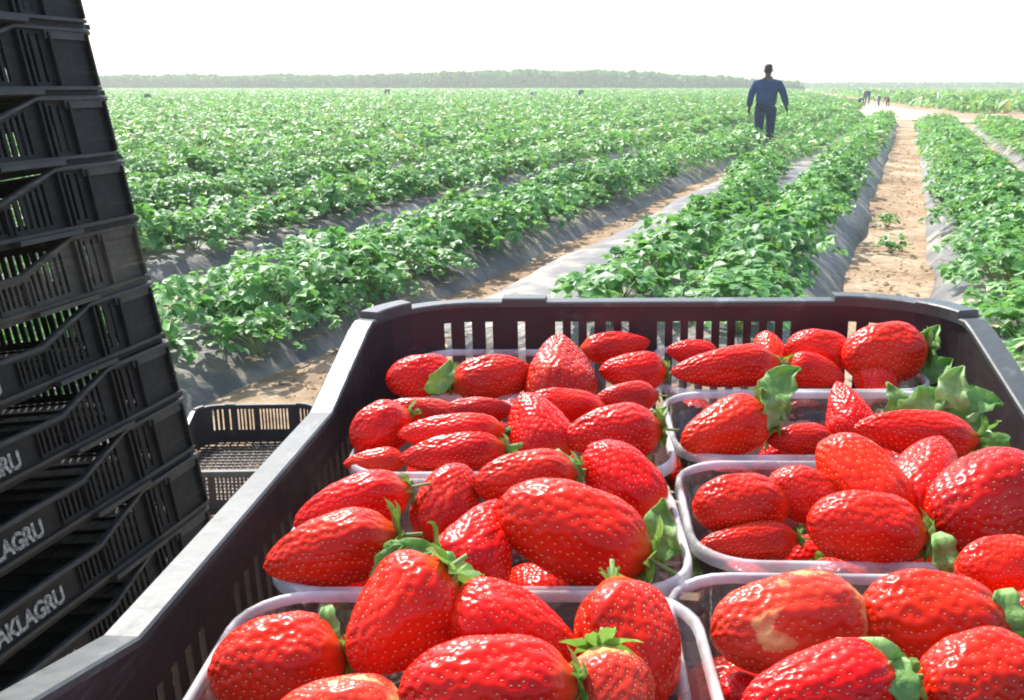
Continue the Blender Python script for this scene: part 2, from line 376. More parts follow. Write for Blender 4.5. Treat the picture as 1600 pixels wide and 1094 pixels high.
def row_name(q):
    if -1.0 < q < 0: return 'the line just left of the bare sand furrow'
    if -2.0 < q <= -1.0: return 'the second line left of the bare sand furrow'
    if 0 <= q < 1.3: return 'the bed just right of the bare sand furrow'
    if q >= 1.3: return 'the farther beds right of the bare sand furrow'
    if -3.8 < q <= -2.0: return 'the bed beyond the narrow sandy strip'
    if -5.4 < q <= -3.8: return 'the second bed beyond the narrow sandy strip'
    if -7.0 < q <= -5.4: return 'the third bed beyond the narrow sandy strip'
    return 'the farther beds on the left'
plants = []
for (q0, q1, t0, t1, bh, lines) in BEDS:
    for rq in lines:
        t = t0 + 0.28
        while t < t1 - 0.1:
            sh = -.42 * min(1, max(0, (t - 8) / 4)) if rq == -1.22 else 0
            p = qt(rq + sh + rng.normal(0, .05), t, bh - .02)
            plants.append((p, rq)); t += (0.27 if t < 60 else 0.40) * rng.uniform(.8, 1.25) + (.25 if rng.random() < .04 else 0)
for t in np.arange(3.3, 5.4, .27):
    plants.append((qt(-2.66 + rng.normal(0, .03), t + rng.uniform(-.1, .1), .10), -2.7))
def visible(p):
    z = depth(p)
    if z < 1.5: return False
    x, y = project(p + Vector((0, 0, .12)))
    if not (-400 < x < 1900 and y < 1200): return False
    return True
vis = [(depth(p), p, q) for p, q in plants if visible(p)]
vis.sort(key=lambda a: a[0])
def hidden(p):      # behind the foreground crate, or behind the leaning stack
    x, y = project(p + Vector((0, 0, .3)))
    return x < -30 or x > 1630 or (600 < x < 1400 and y > 468) or (y > 540 and x > 520 and x < 1500) or (x < 120 and y > 170) or (x < 210 and y > 300)
near = [v for v in vis if not hidden(v[1])][:296]
nearset = set(id(v[1]) for v in near)
GRP = 'strawberry plants growing in the field rows'
for i, (z, p, q) in enumerate(near):
    root = empty('strawberry_plant', p, rng.uniform(0, 6.28))
    s = rng.uniform(.9, 1.2) * (.62 if q == -2.7 else 1); root.scale = (s, s, s * rng.uniform(.8, 1.15))
    root.location.z -= 0.01
    tag(root, 'leafy green strawberry plant growing in ' + row_name(q), 'plant', GRP)
    link('foliage', PM[int(rng.integers(9))], root)
    link('stalks', SM[int(rng.integers(3))], root)
    if rng.random() < .35 and z < 12:
        for k in range(int(rng.integers(1, 4))):
            a = rng.uniform(0, 6.28); link('flower', FM, root, (.2 * math.cos(a), .2 * math.sin(a), rng.uniform(.14, .24)), (rng.uniform(-1, 1), rng.uniform(-1, 1), 0))
bush = near[0]
# the rest: one foliage mass, leaf detail falling off with distance
LOD = {0: [plant_arrays(500 + i, 40, True, .058, 1, .27, .27) for i in range(6)],
       1: [plant_arrays(600 + i, 34, False, .11, 1, .29, .27) for i in range(6)],
       2: [plant_arrays(700 + i, 16, False, .17, 1, .33, .27) for i in range(6)],
       3: [plant_arrays(800 + i, 8, False, .26, 1, .42, .26) for i in range(6)]}
VV, QQ = [], []; off = 0
def put(lod, p, s=1.0, sz=1.0):
    global off
    V, Fq = LOD[lod][int(rng.integers(6))]
    a = rng.uniform(0, 6.28); c, sn = math.cos(a), math.sin(a)
    W = np.empty_like(V); W[:, 0] = (V[:, 0] * c - V[:, 1] * sn) * s + p[0]; W[:, 1] = (V[:, 0] * sn + V[:, 1] * c) * s + p[1]; W[:, 2] = V[:, 2] * s * sz + p[2]
    VV.append(W); QQ.append(Fq + off); off += len(V)
for z, p, q in vis:
    if id(p) in nearset: continue
    lod = 0 if z < 14 else 1 if z < 34 else 2 if z < 80 else 3
    put(lod, p, rng.uniform(.9, 1.25) * (1.0 if lod < 2 else 1.08), rng.uniform(.8, 1.2))
# green fields beyond the track, to the right
for (ya, yb, step) in ((44, 70, .8), (72, 125, 1.3), (130, 200, 2.2)):
    y = ya
    while y < yb:
        x0 = 5.4 + .26 * y + 4.5; x = x0
        while x < .6 * y + 6:
            put(3, (x + rng.normal(0, .2), y + rng.normal(0, .2), 0.05), rng.uniform(1.0, 1.5), 1.6); x += step
        y += step
me = np_mesh('field_foliage', np.concatenate(VV), np.concatenate(QQ), M['leaf'])
tag(link('field_foliage', me), 'green strawberry rows running far across the field', 'foliage', kind='stuff')

# distant wood: leaf clumps through a long low volume
def wood(name, label, x0, x1, y0, depth_, hfun, n, size):
    xs = rng.uniform(x0, x1, n); ds = rng.random(n) * depth_; hh = np.array([hfun(x, d) for x, d in zip(xs, ds)])
    zs = hh * np.power(rng.random(n), .7)
    C = np.stack([xs, y0 + ds, zs], 1)
    A = rng.normal(size=(n, 3)); A /= np.linalg.norm(A, axis=1)[:, None]; B = np.cross(A, rng.normal(size=(n, 3))); B /= np.linalg.norm(B, axis=1)[:, None]
    S = (size * rng.uniform(.5, 1.3, n))[:, None]
    V = np.stack([C - A * S - B * S * .4, C + A * S * .3 - B * S, C + A * S + B * S * .4, C - A * S * .3 + B * S], 1).reshape(-1, 3)
    Qd = np.arange(4 * n).reshape(n, 4)
    tag(link(name, np_mesh(name, V, Qd, M['wood_leaf'])), label, 'wood', kind='stuff')
def hw(x, d):
    base = 2.9 + 1.1 * math.exp(-((x - 8) / 30) ** 2) - 0.05 * max(0, x - 30)
    return base + 0.5 * noise.noise(Vector((x * .12, d * .1, 0))) + 0.45 * noise.noise(Vector((x * .5, d * .2, 3)))
wood('distant_wood', 'low dark green belt of trees along the far left edge of the field', -140, 62, 205, 14, hw, 26000, .62)
def hw2(x, d): return 1.6 + .5 * noise.noise(Vector((x * .1, d * .1, 0)))
wood('distant_scrub', 'pale low scrub beyond the track at the right of the horizon', 68, 330, 330, 20, hw2, 9000, .7)

# clods on the sand
mb = MB()
for i in range(1500):
    fq = FUR[1] if rng.random() < .55 else FUR[2]
    t = 3.0 + 20 * rng.random() ** 1.8; p = qt(fq + rng.normal(0, .16), t, 0.0)
    s = .006 + .018 * rng.random() ** 3
    vs = [p + Vector((rng.normal(0, .15) + a, rng.normal(0, .15) + b, c * .7)) * s for a, b, c in ((-1, 0, 0), (0, -1, 0), (1, 0, 0), (0, 1, 0), (0, 0, 1))]
    vs[4] = p + Vector((0, 0, s * .8))
    for j, (a, b) in enumerate(((-1, 0), (0, -1), (1, 0), (0, 1))): vs[j] = p + Vector((a * s * rng.uniform(.6, 1.3), b * s * rng.uniform(.6, 1.3), -.003))
    mb.add(vs, [(0, 1, 4), (1, 2, 4), (2, 3, 4), (3, 0, 4)])
tag(link('soil_clods', mb.mesh('soil_clods', M['sand'])), 'small clods of soil scattered along the furrows', 'soil', kind='stuff')

M['litter'] = mat_leaf('dry_leaf', [(0.0, (0.16, 0.09, 0.045)), (0.5, (0.34, 0.22, 0.11)), (1.0, (0.55, 0.44, 0.27))], 0.8, 0.1, 0.2)
mb = MB()
for i in range(1500):
    fq = (FUR[1], FUR[1], FUR[2], -.42, .36, -2.55, -1.9)[int(rng.integers(7))]; t = 3.2 + 18 * rng.random() ** 1.6
    z = .012 if fq in (FUR[1], FUR[2]) else .10
    p = qt(fq + rng.normal(0, .13 if z < .05 else .03), t, z); a = rng.uniform(0, 6.28); l = rng.uniform(.012, .04); w_ = l * rng.uniform(.12, .6)
    d = Vector((math.cos(a), math.sin(a), rng.uniform(-.1, .3))); e = Vector((-math.sin(a), math.cos(a), rng.uniform(-.2, .2)))
    mb.add([p - d * l, p - e * w_ + Vector((0, 0, .004)), p + d * l, p + e * w_ + Vector((0, 0, .006))], [(0, 1, 2, 3)])
tag(link('dry_litter', mb.mesh('dry_litter', M['litter'])), 'dry leaves and straw scattered on the furrows and film', 'litter', kind='stuff')

# weeds standing in the furrow
for (px, py, s, lab) in ((1392, 385, .55, 'small green weed tuft growing in the sandy furrow, the nearer of two'), (1385, 345, .5, 'small green weed tuft growing in the sandy furrow, the farther of two')):
    p = at_z(px, py + 12, 0.0)
    o = empty('weed', p); link('foliage', plant_mesh(int(px), .2, .26, 26, .06), o); link('stalks', SM[0], o); o.scale = (s * 1.2, s * 1.2, s * 1.1)
    tag(o, lab, 'weed')

# ------------------------------------------------------------------ crates
def side_path(W, Ln, r):
    """outer line of the +x wall, s along +y measured from the middle, ending half-way round each corner"""
    a = Ln / 2 - r
    def P(s):
        if abs(s) <= a: return Vector((W / 2, s)), Vector((1, 0))
        th = (abs(s) - a) / r; sg = 1 if s > 0 else -1
        return Vector((W / 2 - r + r * math.cos(th), sg * (a + r * math.sin(th)))), Vector((math.cos(th), sg * math.sin(th)))
    return P, a, a + r * math.pi / 4
def crate_wall(W, Ln, r, top, slots, th=.003, z0=0.0, breaks=(), ribs=(), ledges=(), lip=.0, quarter=0, taper=0.0, H=.14):
    """quarter: 0 +x wall, 1 +y wall, 2 -x, 3 -y (for 1 and 3 pass W and Ln swapped)"""
    P, a, S = side_path(W, Ln, r); mb = MB()
    rot = Matrix.Rotation(quarter * math.pi / 2, 2)
    def pt(s, off, z):
        p, n = P(s); q = rot @ (p + n * (off - taper * (1 - z / H))); return Vector((q.x, q.y, z))
    bp = {-S, S, -a, a}; bp |= {sg * (a + (S - a) * k / 3) for k in (1, 2) for sg in (-1, 1)}
    for s0, s1, _, _ in slots: bp |= {s0, s1}
    bp |= {b for b in breaks}; bp = sorted(b for b in bp if -S <= b <= S)
    bp2 = [bp[0]]
    for b in bp[1:]:
        if b - bp2[-1] > 1e-5: bp2.append(b)
    for s0, s1 in zip(bp2, bp2[1:]):
        m = (s0 + s1) / 2; cuts = sorted((c, d) for (x, y, c, d) in slots if x < m < y)
        zl0 = zl1 = z0; e0, e1 = top(s0), top(s1)
        segs = []
        for c, d in cuts:
            d0, d1 = min(d, e0 - .007), min(d, e1 - .007)
            if min(d0, d1) <= c + .002: continue
            segs.append((zl0, zl1, c, c)); zl0, zl1 = d0, d1
        segs.append((zl0, zl1, e0, e1))
        for (b0, b1, t0, t1) in segs:
            mb.hexa([pt(s0, 0, b0), pt(s0, -th, b0), pt(s1, -th, b1), pt(s1, 0, b1), pt(s0, 0, t0), pt(s0, -th, t0), pt(s1, -th, t1), pt(s1, 0, t1)])
    for (s, wd, out, c, d) in ribs:
        d0, d1 = min(d, top(s - wd / 2) - .001), min(d, top(s + wd / 2) - .001)
        mb.hexa([pt(s - wd / 2, out, c), pt(s - wd / 2, .0003, c), pt(s + wd / 2, .0003, c), pt(s + wd / 2, out, c), pt(s - wd / 2, out, d0), pt(s - wd / 2, .0003, d0), pt(s + wd / 2, .0003, d1), pt(s + wd / 2, out, d1)])
    for (s0, s1, out, c, d) in ledges:
        k = sorted({s0, s1} | {b for b in bp2 if s0 < b < s1})
        for x, y in zip(k, k[1:]):
            mb.hexa([pt(x, out, c), pt(x, .0006, c), pt(y, .0006, c), pt(y, out, c), pt(x, out, d), pt(x, .0006, d), pt(y, .0006, d), pt(y, out, d)], 1)
    return mb, pt, bp2
def crate_rim(W, Ln, r, top, rw, quarter, breaks=(), th=.003, raise_=(), lip=.012):
    P, a, S = side_path(W, Ln, r); rot = Matrix.Rotation(quarter * math.pi / 2, 2); mb = MB()
    def pt(s, off, z):
        p, n = P(s); q = rot @ (p + n * off); return Vector((q.x, q.y, z))
    bp = {-S, S, -a, a} | {sg * (a + (S - a) * k / 6) for k in range(1, 6) for sg in (-1, 1)} | {b for b in breaks}
    for (x, y, h) in raise_: bp |= {x, x + .0004, y, y - .0004}
    bp = sorted(b for b in bp if -S <= b <= S); i0 = -th - .0015
    sec = lambda h: [(i0, 0), (i0, .003 + h), (i0 + .001, .004 + h), (rw - .0015, .004 + h), (rw, .0025 + h), (rw, -lip), (rw - .003, -lip), (rw - .003, 0)]
    vs = []
    for s0 in bp:
        dz = sum(h for x, y, h in raise_ if x + .0002 < s0 < y - .0002)
        vs += [pt(s0, o_, top(s0) + .0002 + z_) for o_, z_ in sec(dz)]
    fs = [(i * 8 + k, i * 8 + (k + 1) % 8, (i + 1) * 8 + (k + 1) % 8, (i + 1) * 8 + k) for i in range(len(bp) - 1) for k in range(8)]
    fs += [tuple(range(8))[::-1], tuple((len(bp) - 1) * 8 + k for k in range(8))]
    mb.add(vs, fs)
    return mb
def bevel(o, w=.0008):
    md = o.modifiers.new('bevel', 'BEVEL'); md.width = w; md.segments = 1; md.limit_method = 'ANGLE'; return o

def floor_grid(W, Ln, nx, ny, bar=.006):
    mb = MB(); x0, x1, y0, y1 = -W / 2 + .004, W / 2 - .004, -Ln / 2 + .004, Ln / 2 - .004
    for i in range(nx + 1):
        x = x0 + (x1 - x0 - bar) * i / nx; mb.box(x, x + bar, y0, y1, .001, .005)
    for i in range(ny + 1):
        y = y0 + (y1 - y0 - bar) * i / ny; mb.box(x0, x1, y, y + bar, .0052, .0085)
    return mb

def light_tight_floor(W, Ln):
    mb = floor_grid(W, Ln, 10, 16, .01); mb.box(-W / 2 + .0045, W / 2 - .0045, -Ln / 2 + .0045, Ln / 2 - .0045, .0015, .004); return mb  # plate added over the grid to block light through the stack

# --- the open picking crate of the foreground (and the empty one on the soil)
PW, PL, PH, PR = .427, .60, .145, .078
def p_top(s):
    a = abs(s); e0, e1 = .125, .235; dip = .032
    k = min(1, max(0, (a - e0) / (e1 - e0))); return PH - .004 - dip * (1 - k)
def flat_top(h): return lambda s: h
def picking_crate():
    root = empty('picking_crate')
    br = [-.235, -.125, .125, .235]
    sl = [(x, x + .006, .03, .085) for x in np.arange(-.20, .2, .013) if not (.05 < abs(x) < .065)]
    for qd in (0, 2):
        mb, _, _ = crate_wall(PW, PL, PR, p_top, sl, quarter=qd, breaks=br, ledges=[(-.26, .26, .006, .01, .016)], ribs=[(x, .004, .006, .018, .12) for x in (-.25, -.215, .215, .25, -.058, .058)])
        o = link('side_wall', mb.mesh('side_wall', [M['crate'], M['crate']]), root)
        rm = crate_rim(PW, PL, PR, p_top, .0115, qd, br, raise_=[(-.29, -.243, .005), (.243, .29, .005)])
        link('rim', rm.mesh('rim', M['rim']), o)
    e = []
    for c in (-.165, -.148, -.131, -.105, -.075, -.0625, -.05, -.035, -.023, .005, .017, .029, .041, .053, .065, .077, .089, .101, .15, .165, .18):
        e.append((c - .003, c + .003, PH - .095, PH - .016))
    for qd in (1, 3):
        ev = [(-b, -a_, c, d) for (a_, b, c, d) in e] if qd == 1 else e      # +y wall seen from inside runs the other way
        mb, _, _ = crate_wall(PL, PW, PR, flat_top(PH - .004), ev, quarter=qd, ledges=[(-.16, .16, .006, .01, .016)])
        o = link('end_wall', mb.mesh('end_wall', [M['crate'], M['crate']]), root)
        rs = [(-.21, -.135, .004), (.085, .12, .003)] if qd == 1 else [(.14, .2, .004)]
        rm = crate_rim(PL, PW, PR, flat_top(PH - .004), .011, qd, raise_=rs)
        link('rim', rm.mesh('rim', M['rim']), o)
    link('floor_grid', floor_grid(PW, PL, 16, 22).mesh('floor_grid', M['crate']), root)
    return root

CY = R(6.0); CROLL = R(1.6)
crate = picking_crate()
# crate frame: local x right, y away; centre of its base
cdir = Vector((math.sin(CY), math.cos(CY), 0)); cright = Vector((math.cos(CY), -math.sin(CY), 0))
C_CEN = cdir * .415 + cright * .041
crate.rotation_mode = 'QUATERNION'
crate.rotation_quaternion = (Matrix.Rotation(-CY, 3, 'Z') @ Matrix.Rotation(-CROLL, 3, 'Y')).to_quaternion()
crate.location = Vector((C_CEN.x, C_CEN.y, H - .162 - PH))
tag(crate, 'open dark plastic picking crate holding the punnets of strawberries', 'crate')
CM = Matrix.LocRotScale(crate.location, crate.rotation_quaternion, None)
def in_crate(px, py, h):      # the point at height h in the crate's own frame seen at this pixel
    n = CM.to_3x3() @ Vector((0, 0, 1)); p0 = CM @ Vector((0, 0, h)); d = ray(px, py)
    t = (p0 - EYE).dot(n) / d.dot(n); return EYE + d * t

# support under the crate
tb = empty('sorting_table', (C_CEN.x, C_CEN.y, 0), -CY); zt = crate.location.z - .012
mb = MB(); mb.box(-.19, .19, -.27, .27, zt - .025, zt); o = link('table_top', mb.mesh('table_top', M['table_wood']), tb); o.rotation_euler = (0, 0, 0)
for sx in (-1, 1):
    for sy in (-1, 1):
        mb = MB(); mb.box(sx * .16 - .02, sx * .16 + .02, sy * .23 - .02, sy * .23 + .02, 0, zt - .0255); link('leg', mb.mesh('leg', M['table_wood']), tb)
tag(tb, 'narrow wooden table standing under the crate of strawberries', 'table')

ec = copy_tree(crate); ec.rotation_mode = 'XYZ'
pm = at_z(408, 683, .14)
ec.location = (pm.x - .07, pm.y - .02, .012); ec.rotation_euler = (0, 0, R(2))
tag(ec, 'empty black crate on the soil between the leaning stack and the strawberry crate', 'crate')

# --- the leaning stack
SW, SL, SH, SR = .45, .80, .096, .03
def s_top(s):
    a = abs(s); e0, e1 = .125, .235; k = min(1, max(0, (a - e0) / (e1 - e0)))
    return SH - .004 - .036 * (1 - k)
def stack_crate(mat, mat2):
    root = empty('stacking_crate')
    sl = []
    for sg in (-1, 1):
        for x in (.315, .335, .355): sl.append((x - .004, x + .004, .022, .078))
    for x in list(np.arange(.148, .215, .012)) + list(np.arange(.085, .13, .010)) + [.262, .278]:
        sl.append((x - .003, x + .003, .02, .055 + max(0, (x - .125)) * .3))
    sl = [(a, b, c, d) for (a, b, c, d) in sl] + [(-b, -a, c, d) for (a, b, c, d) in sl]
    br = [-.235, -.125, .125, .235]
    ribs = [(sg * x, .004, .007, .014, .088) for x in (.238, .249, .297, .375) for sg in (-1, 1)] + [(sg * x, .003, .004, .016, .05) for x in (.078, .13, .14) for sg in (-1, 1)]
    led = [(-.38, .38, .006, .008, .013), (.13, .25, .014, .001, .0075), (-.25, -.13, .014, .001, .0075), (.29, .38, .004, .079, .091), (-.38, -.29, .004, .079, .091)]
    for qd in (0, 2):
        mb, _, _ = crate_wall(SW, SL, SR, s_top, sl, quarter=qd, breaks=br, ribs=ribs, ledges=led)
        o = link('side_wall', mb.mesh('side_wall', [mat, mat2]), root)
        rm = crate_rim(SW, SL, SR, s_top, .0065, qd, br, lip=.0015); link('rim', rm.mesh('rim', mat2), o)
        if qd == 0:
            cu = bpy.data.curves.new('lettering', 'FONT'); cu.body = 'BAKLAGRU'; cu.size = .032; cu.extrude = .0004; cu.align_x = 'CENTER'; cu.space_character = .92; cu.offset = .0011
            t = bpy.data.objects.new('tmp', cu); COL.objects.link(t)
            me = bpy.data.meshes.new_from_object(t); bpy.data.objects.remove(t)
            me.materials.clear(); me.materials.append(M['letter'])
            lt = link('lettering', me, o); lt.matrix_basis = Matrix.Translation((SW / 2 + .001, -.022, .019)) @ Matrix.Diagonal((1, .86, 1, 1)) @ Matrix(((0, 0, 1, 0), (1, 0, 0, 0), (0, 1, 0, 0), (0, 0, 0, 1)))
            lt['label'] = 'white block lettering BAKLAGRU'
    esl = [(x - .003, x + .003, .02, .07) for x in np.arange(-.16, .17, .016)]
    for qd in (1, 3):
        mb, _, _ = crate_wall(SL, SW, SR, flat_top(SH - .004), esl, quarter=qd, ledges=[(-.2, .2, .006, .008, .013)], ribs=[(x, .004, .007, .014, .088) for x in (-.18, 0, .18)])
        o = link('end_wall', mb.mesh('end_wall', [mat, mat2]), root)
        rm = crate_rim(SL, SW, SR, flat_top(SH - .004), .0075, qd, lip=.0015); link('rim', rm.mesh('rim', mat2), o)
    link('floor_grid', light_tight_floor(SW, SL).mesh('floor_grid', mat), root)  # grid closed by the added light-blocking plate
    return root
SYAW = R(14.5); sdir = Vector((math.sin(SYAW), math.cos(SYAW), 0)); srt = Vector((math.cos(SYAW), -math.sin(SYAW), 0))
base = stack_crate(M['stack'], M['stack_edge_sheen']); dusty = stack_crate(M['stack_dusty'], M['stack_dusty'])
ordn = ['topmost', 'second', 'third', 'fourth', 'fifth', 'sixth', 'seventh', 'eighth', 'ninth', 'tenth', 'eleventh', 'twelfth', 'thirteenth', 'fourteenth', 'lowest']
ZB = .587; DFAR = 1.45; XF = -.512
jr = random.Random(3)
TL = math.atan2(.0158, SH)
srt2 = srt * math.cos(TL) + Vector((0, 0, math.sin(TL)))
for j in range(1, 15):
    o = base if j == 14 else (dusty if j == 10 else copy_tree(base))
    far = Vector((XF, DFAR, ZB)) + (Vector((0, 0, 1)) * math.cos(TL) - srt * math.sin(TL)) * ((j - 6) * (SH + .0006) / 1.0) + srt * jr.uniform(-.005, .005)
    c = far - sdir * (SL / 2) - srt2 * (SW / 2)
    o.location = c; o.rotation_mode = 'QUATERNION'
    o.rotation_quaternion = (Matrix.Rotation(-SYAW + R(jr.uniform(-.7, .7)), 3, 'Z') @ Matrix.Rotation(-TL, 3, 'Y')).to_quaternion()
    k = 14 - j; desc = 'dusty khaki-stained black crate' if j == 10 else 'black slotted plastic crate'
    tag(o, f'{desc}, {ordn[k]} of the tall leaning stack' if k == 0 else (f'{desc}, lowest of the tall leaning stack' if j == 1 else f'{desc}, {ordn[k]} from the top of the tall leaning stack'), 'crate', 'crates in the tall leaning stack')

# ------------------------------------------------------------------ punnets
def rr(w, d, r, n=6):
    pts = []
    for cx, cy, a0 in ((w / 2 - r, d / 2 - r, 0), (-w / 2 + r, d / 2 - r, 90), (-w / 2 + r, -d / 2 + r, 180), (w / 2 - r, -d / 2 + r, 270)):
        for k in range(n + 1):
            a = R(a0 + 90 * k / n); pts.append((cx + r * math.cos(a), cy + r * math.sin(a)))
    return pts
def loft(mb, rings, close=False):
    n = len(rings[0]); vs = [p for rg in rings for p in rg]
    fs = [(i * n + k, i * n + (k + 1) % n, (i + 1) * n + (k + 1) % n, (i + 1) * n + k) for i in range(len(rings) - 1) for k in range(n)]
    if close: fs.append(tuple((len(rings) - 1) * n + k for k in range(n))[::-1])
    mb.add(vs, fs)
def ring(w, d, r, z): return [(x, y, z) for x, y in rr(w, d, r)]
PUN_W, PUN_D, PUN_H = .186, .115, .072
def punnet_meshes():
    w, d, h = PUN_W, PUN_D, PUN_H
    rim = MB()
    loft(rim, [ring(w - .008, d - .008, .025, -.003), ring(w - .0075, d - .0075, .0255, -.0006), ring(w - .006, d - .006, .026, .0006), ring(w - .004, d - .004, .027, .0012), ring(w - .001, d - .001, .028, .0004), ring(w, d, .0285, -.0018), ring(w + .0005, d + .0005, .029, -.005)])
    wall = MB()
    rg = [ring(w - .008, d - .008, .025, -.003)]
    for k, z in ((.010, -.014), (.015, -.017), (.021, -.045), (.026, -h + .008), (.034, -h + .001)): rg.append(ring(w - k, d - k, .022, z))
    loft(wall, rg); 
    base = MB(); r2 = ring(w - .034, d - .034, .022, -h + .001); base.add(r2, [tuple(range(len(r2)))])
    return rim.mesh('rim', M['clear_rim_glint'], True), wall.mesh('wall', M['clear'], True), base.mesh('base', M['clear'], True)
PMESH = punnet_meshes()
PUNZ = PH - .037         # rim height of the punnets in the crate frame
# (name, front-edge middle pixel, yaw offset)
PUN = {
 'L1': ((820, 620), 0.5, 'back left punnet'), 'R1': ((1245, 612), 1.5, 'back right punnet'),
 'L2': ((785, 742), 3.0, 'second-row left punnet'), 'R2': ((1318, 716), 2.0, 'second-row right punnet'),
 'L3': ((730, 924), 3.5, 'third-row left punnet'), 'R3': ((1425, 886), 1.5, 'third-row right punnet'),
 'L4': ((660, 1240), 3.5, 'nearest left punnet'), 'R4': ((1560, 1200), 2.0, 'nearest right punnet')}
punnets = {}
cx_l, cx_r = -.152 + .093 - .002, .093 - .152 + .190
for k, ((fx, fy), yw, desc) in PUN.items():
    p = CM.inverted() @ in_crate(fx, fy, PUNZ)
    p.y += PUN_D / 2
    punnets[k] = p
xs = {k: v.x for k, v in punnets.items()}
print('punnets local', {k: (round(v.x, 3), round(v.y, 3)) for k, v in punnets.items()})
import os
for k, p in punnets.items():
    root = empty('punnet'); root.rotation_mode = 'QUATERNION'
    root.location = CM @ Vector((p.x, p.y, PUNZ)); root.rotation_quaternion = (CM.to_3x3() @ Matrix.Rotation(R(PUN[k][1]), 3, 'Z')).to_quaternion()
    # the empty sits at the punnet's rim; parts hang below
    for nm, me in zip(('rim', 'wall', 'base'), PMESH): link(nm, me, root)
    tag(root, 'clear plastic ' + PUN[k][2] + ' filled with strawberries', 'punnet', 'clear punnets standing in the crate')

# ------------------------------------------------------------------ strawberries
def berry_mesh(seed, q, w, sh=.30, nseed=170, lump=.05, flat=1.0, mat='berry'):
    r = random.Random(seed); nu, nv = 110, 76
    def rad(t):
        if t < sh: a = math.sqrt(max(0, 1 - (1 - t / sh) ** 2)) ; a = .30 + .70 * a if t > 0 else .30
        else: a = max(0.0, 1 - ((t - sh) / (1 - sh)) ** q) ** w
        return a * .5
    ox = r.uniform(0, 100)
    def pt(t, a):
        rr_ = rad(t); x, y = math.cos(a), math.sin(a)
        l = 1 + lump * noise.noise(Vector((x * 1.3 + ox, y * 1.3, t * 2.2))) * 2 + lump * .5 * noise.noise(Vector((x * 3 + ox, y * 3, t * 5)))
        zz = t - .5 - .05 * (rr_ < .16) * (t < .1)
        return Vector((rr_ * x * l, rr_ * y * l, zz + .05 * (noise.noise(Vector((x + ox, y, 7))) if t > .6 else 0) * (t - .6)))
    # even seed lattice: equal-area spiral
    A = []; acc = 0; prev = pt(0, 0)
    for i in range(1, 201):
        t = i / 200; acc += (rad(t) + rad(t - .005)) * .5 * math.hypot(.005 * 1.25, rad(t) - rad(t - .005)); A.append(acc)
    seeds = []; j = 0
    for k in range(nseed):
        target = (k + .5) / nseed * acc
        while A[j] < target and j < 199: j += 1
        t = (j + .5) / 200
        if t < .045: continue
        a = k * 2.399963 + r.uniform(-.12, .12)
        seeds.append((t, a, pt(t, a)))
    kd = kdtree.KDTree(len(seeds))
    for i, s_ in enumerate(seeds): kd.insert(s_[2], i)
    kd.balance()
    V = []; sp = math.sqrt(2 * math.pi * acc / nseed)
    ts = [i / nv for i in range(nv + 1)]; ts = [1 - (1 - t) ** 1.15 for t in ts]
    for t in ts:
        for k in range(nu):
            a = 2 * math.pi * k / nu; p = pt(t, a)
            _, _, d = kd.find(p); e = d / sp
            dim = math.exp(-(e / .34) ** 2)
            n = Vector((p.x, p.y, p.z * .25)); n = n.normalized() if n.length > 1e-6 else Vector((0, 0, 1))
            V.append(p - n * (dim * .025) + n * .003)
    mb = MB()
    fs = [(i * nu + k, i * nu + (k + 1) % nu, (i + 1) * nu + (k + 1) % nu, (i + 1) * nu + k) for i in range(nv) for k in range(nu)]
    fs.append(tuple(range(nu))[::-1])
    mb.add(V, fs, 0)
    for (t, a, p) in seeds:
        e = .01; du = (pt(t, a + .05) - pt(t, a - .05)); dv = pt(min(1, t + e), a) - pt(max(0, t - e), a)
        if du.length < 1e-5 or dv.length < 1e-6: continue
        du.normalize(); dv.normalize(); n = du.cross(dv).normalized()
        if n.dot(Vector((p.x, p.y, 0))) < 0: n = -n
        c = p - n * .014; s1, s2 = .0066, .0108
        vs = [c + dv * s2, c + du * s1, c - dv * s2, c - du * s1, c + n * .011]
        mb.add(vs, [(0, 1, 4), (1, 2, 4), (2, 3, 4), (3, 0, 4)], 1)
    me = mb.mesh('strawberry', [M[mat], M['seed']])
    me.polygons.foreach_set('use_smooth', [True] * len(me.polygons)); me.update()
    return me
SHAPES = {'cone': (1.9, .60, .28), 'blunt': (3.1, .52, .30), 'long': (2.0, .62, .22), 'tri': (1.25, .68, .30)}
BM = {}
def berry_of(shape, mat='berry', var=0):
    key = (shape, mat, var)
    if key not in BM:
        q, w, sh = SHAPES[shape]; BM[key] = berry_mesh(sum(map(ord, shape)) % 7 + var * 17 + len(BM), q, w, sh, 430 if shape != 'long' else 480, .05 + .03 * var, mat=mat)
    return BM[key]
def sepal_mesh(seed, n=9, ln=.42, lift=.5):
    r = random.Random(seed); mb = MB()
    for k in range(n):
        a = 2 * math.pi * k / n + r.uniform(-.25, .25); l = ln * r.uniform(.7, 1.25); w = l * r.uniform(.38, .58)
        o = Vector((math.cos(a), math.sin(a), 0)); s = Vector((-math.sin(a), math.cos(a), 0)); li = lift * r.uniform(-.1, 1.5)
        vs = []; rows = [(0, .4), (.2, .85), (.4, 1.0), (.6, .85), (.8, .5), (1, .04)]; sw = l * r.uniform(-.35, .35); hug = r.uniform(0, 1)
        for (t, ww) in rows:
            c = o * (.06 + l * t * (1 - .3 * abs(li) * t)) + s * (sw * t * t) + Vector((0, 0, -.535 + .30 * l * hug * t * t - li * l * t * t * (1.7 - 1.1 * t)))
            vs += [c - s * (w / 2 * ww) + Vector((0, 0, -.04 * ww)), c, c + s * (w / 2 * ww) + Vector((0, 0, -.04 * ww))]
        fs = []
        for i in range(5): b = 3 * i; fs += [(b, b + 1, b + 4, b + 3), (b + 1, b + 2, b + 5, b + 4)]
        mb.add(vs, fs)
    return mb.mesh('calyx', M['calyx'], True)
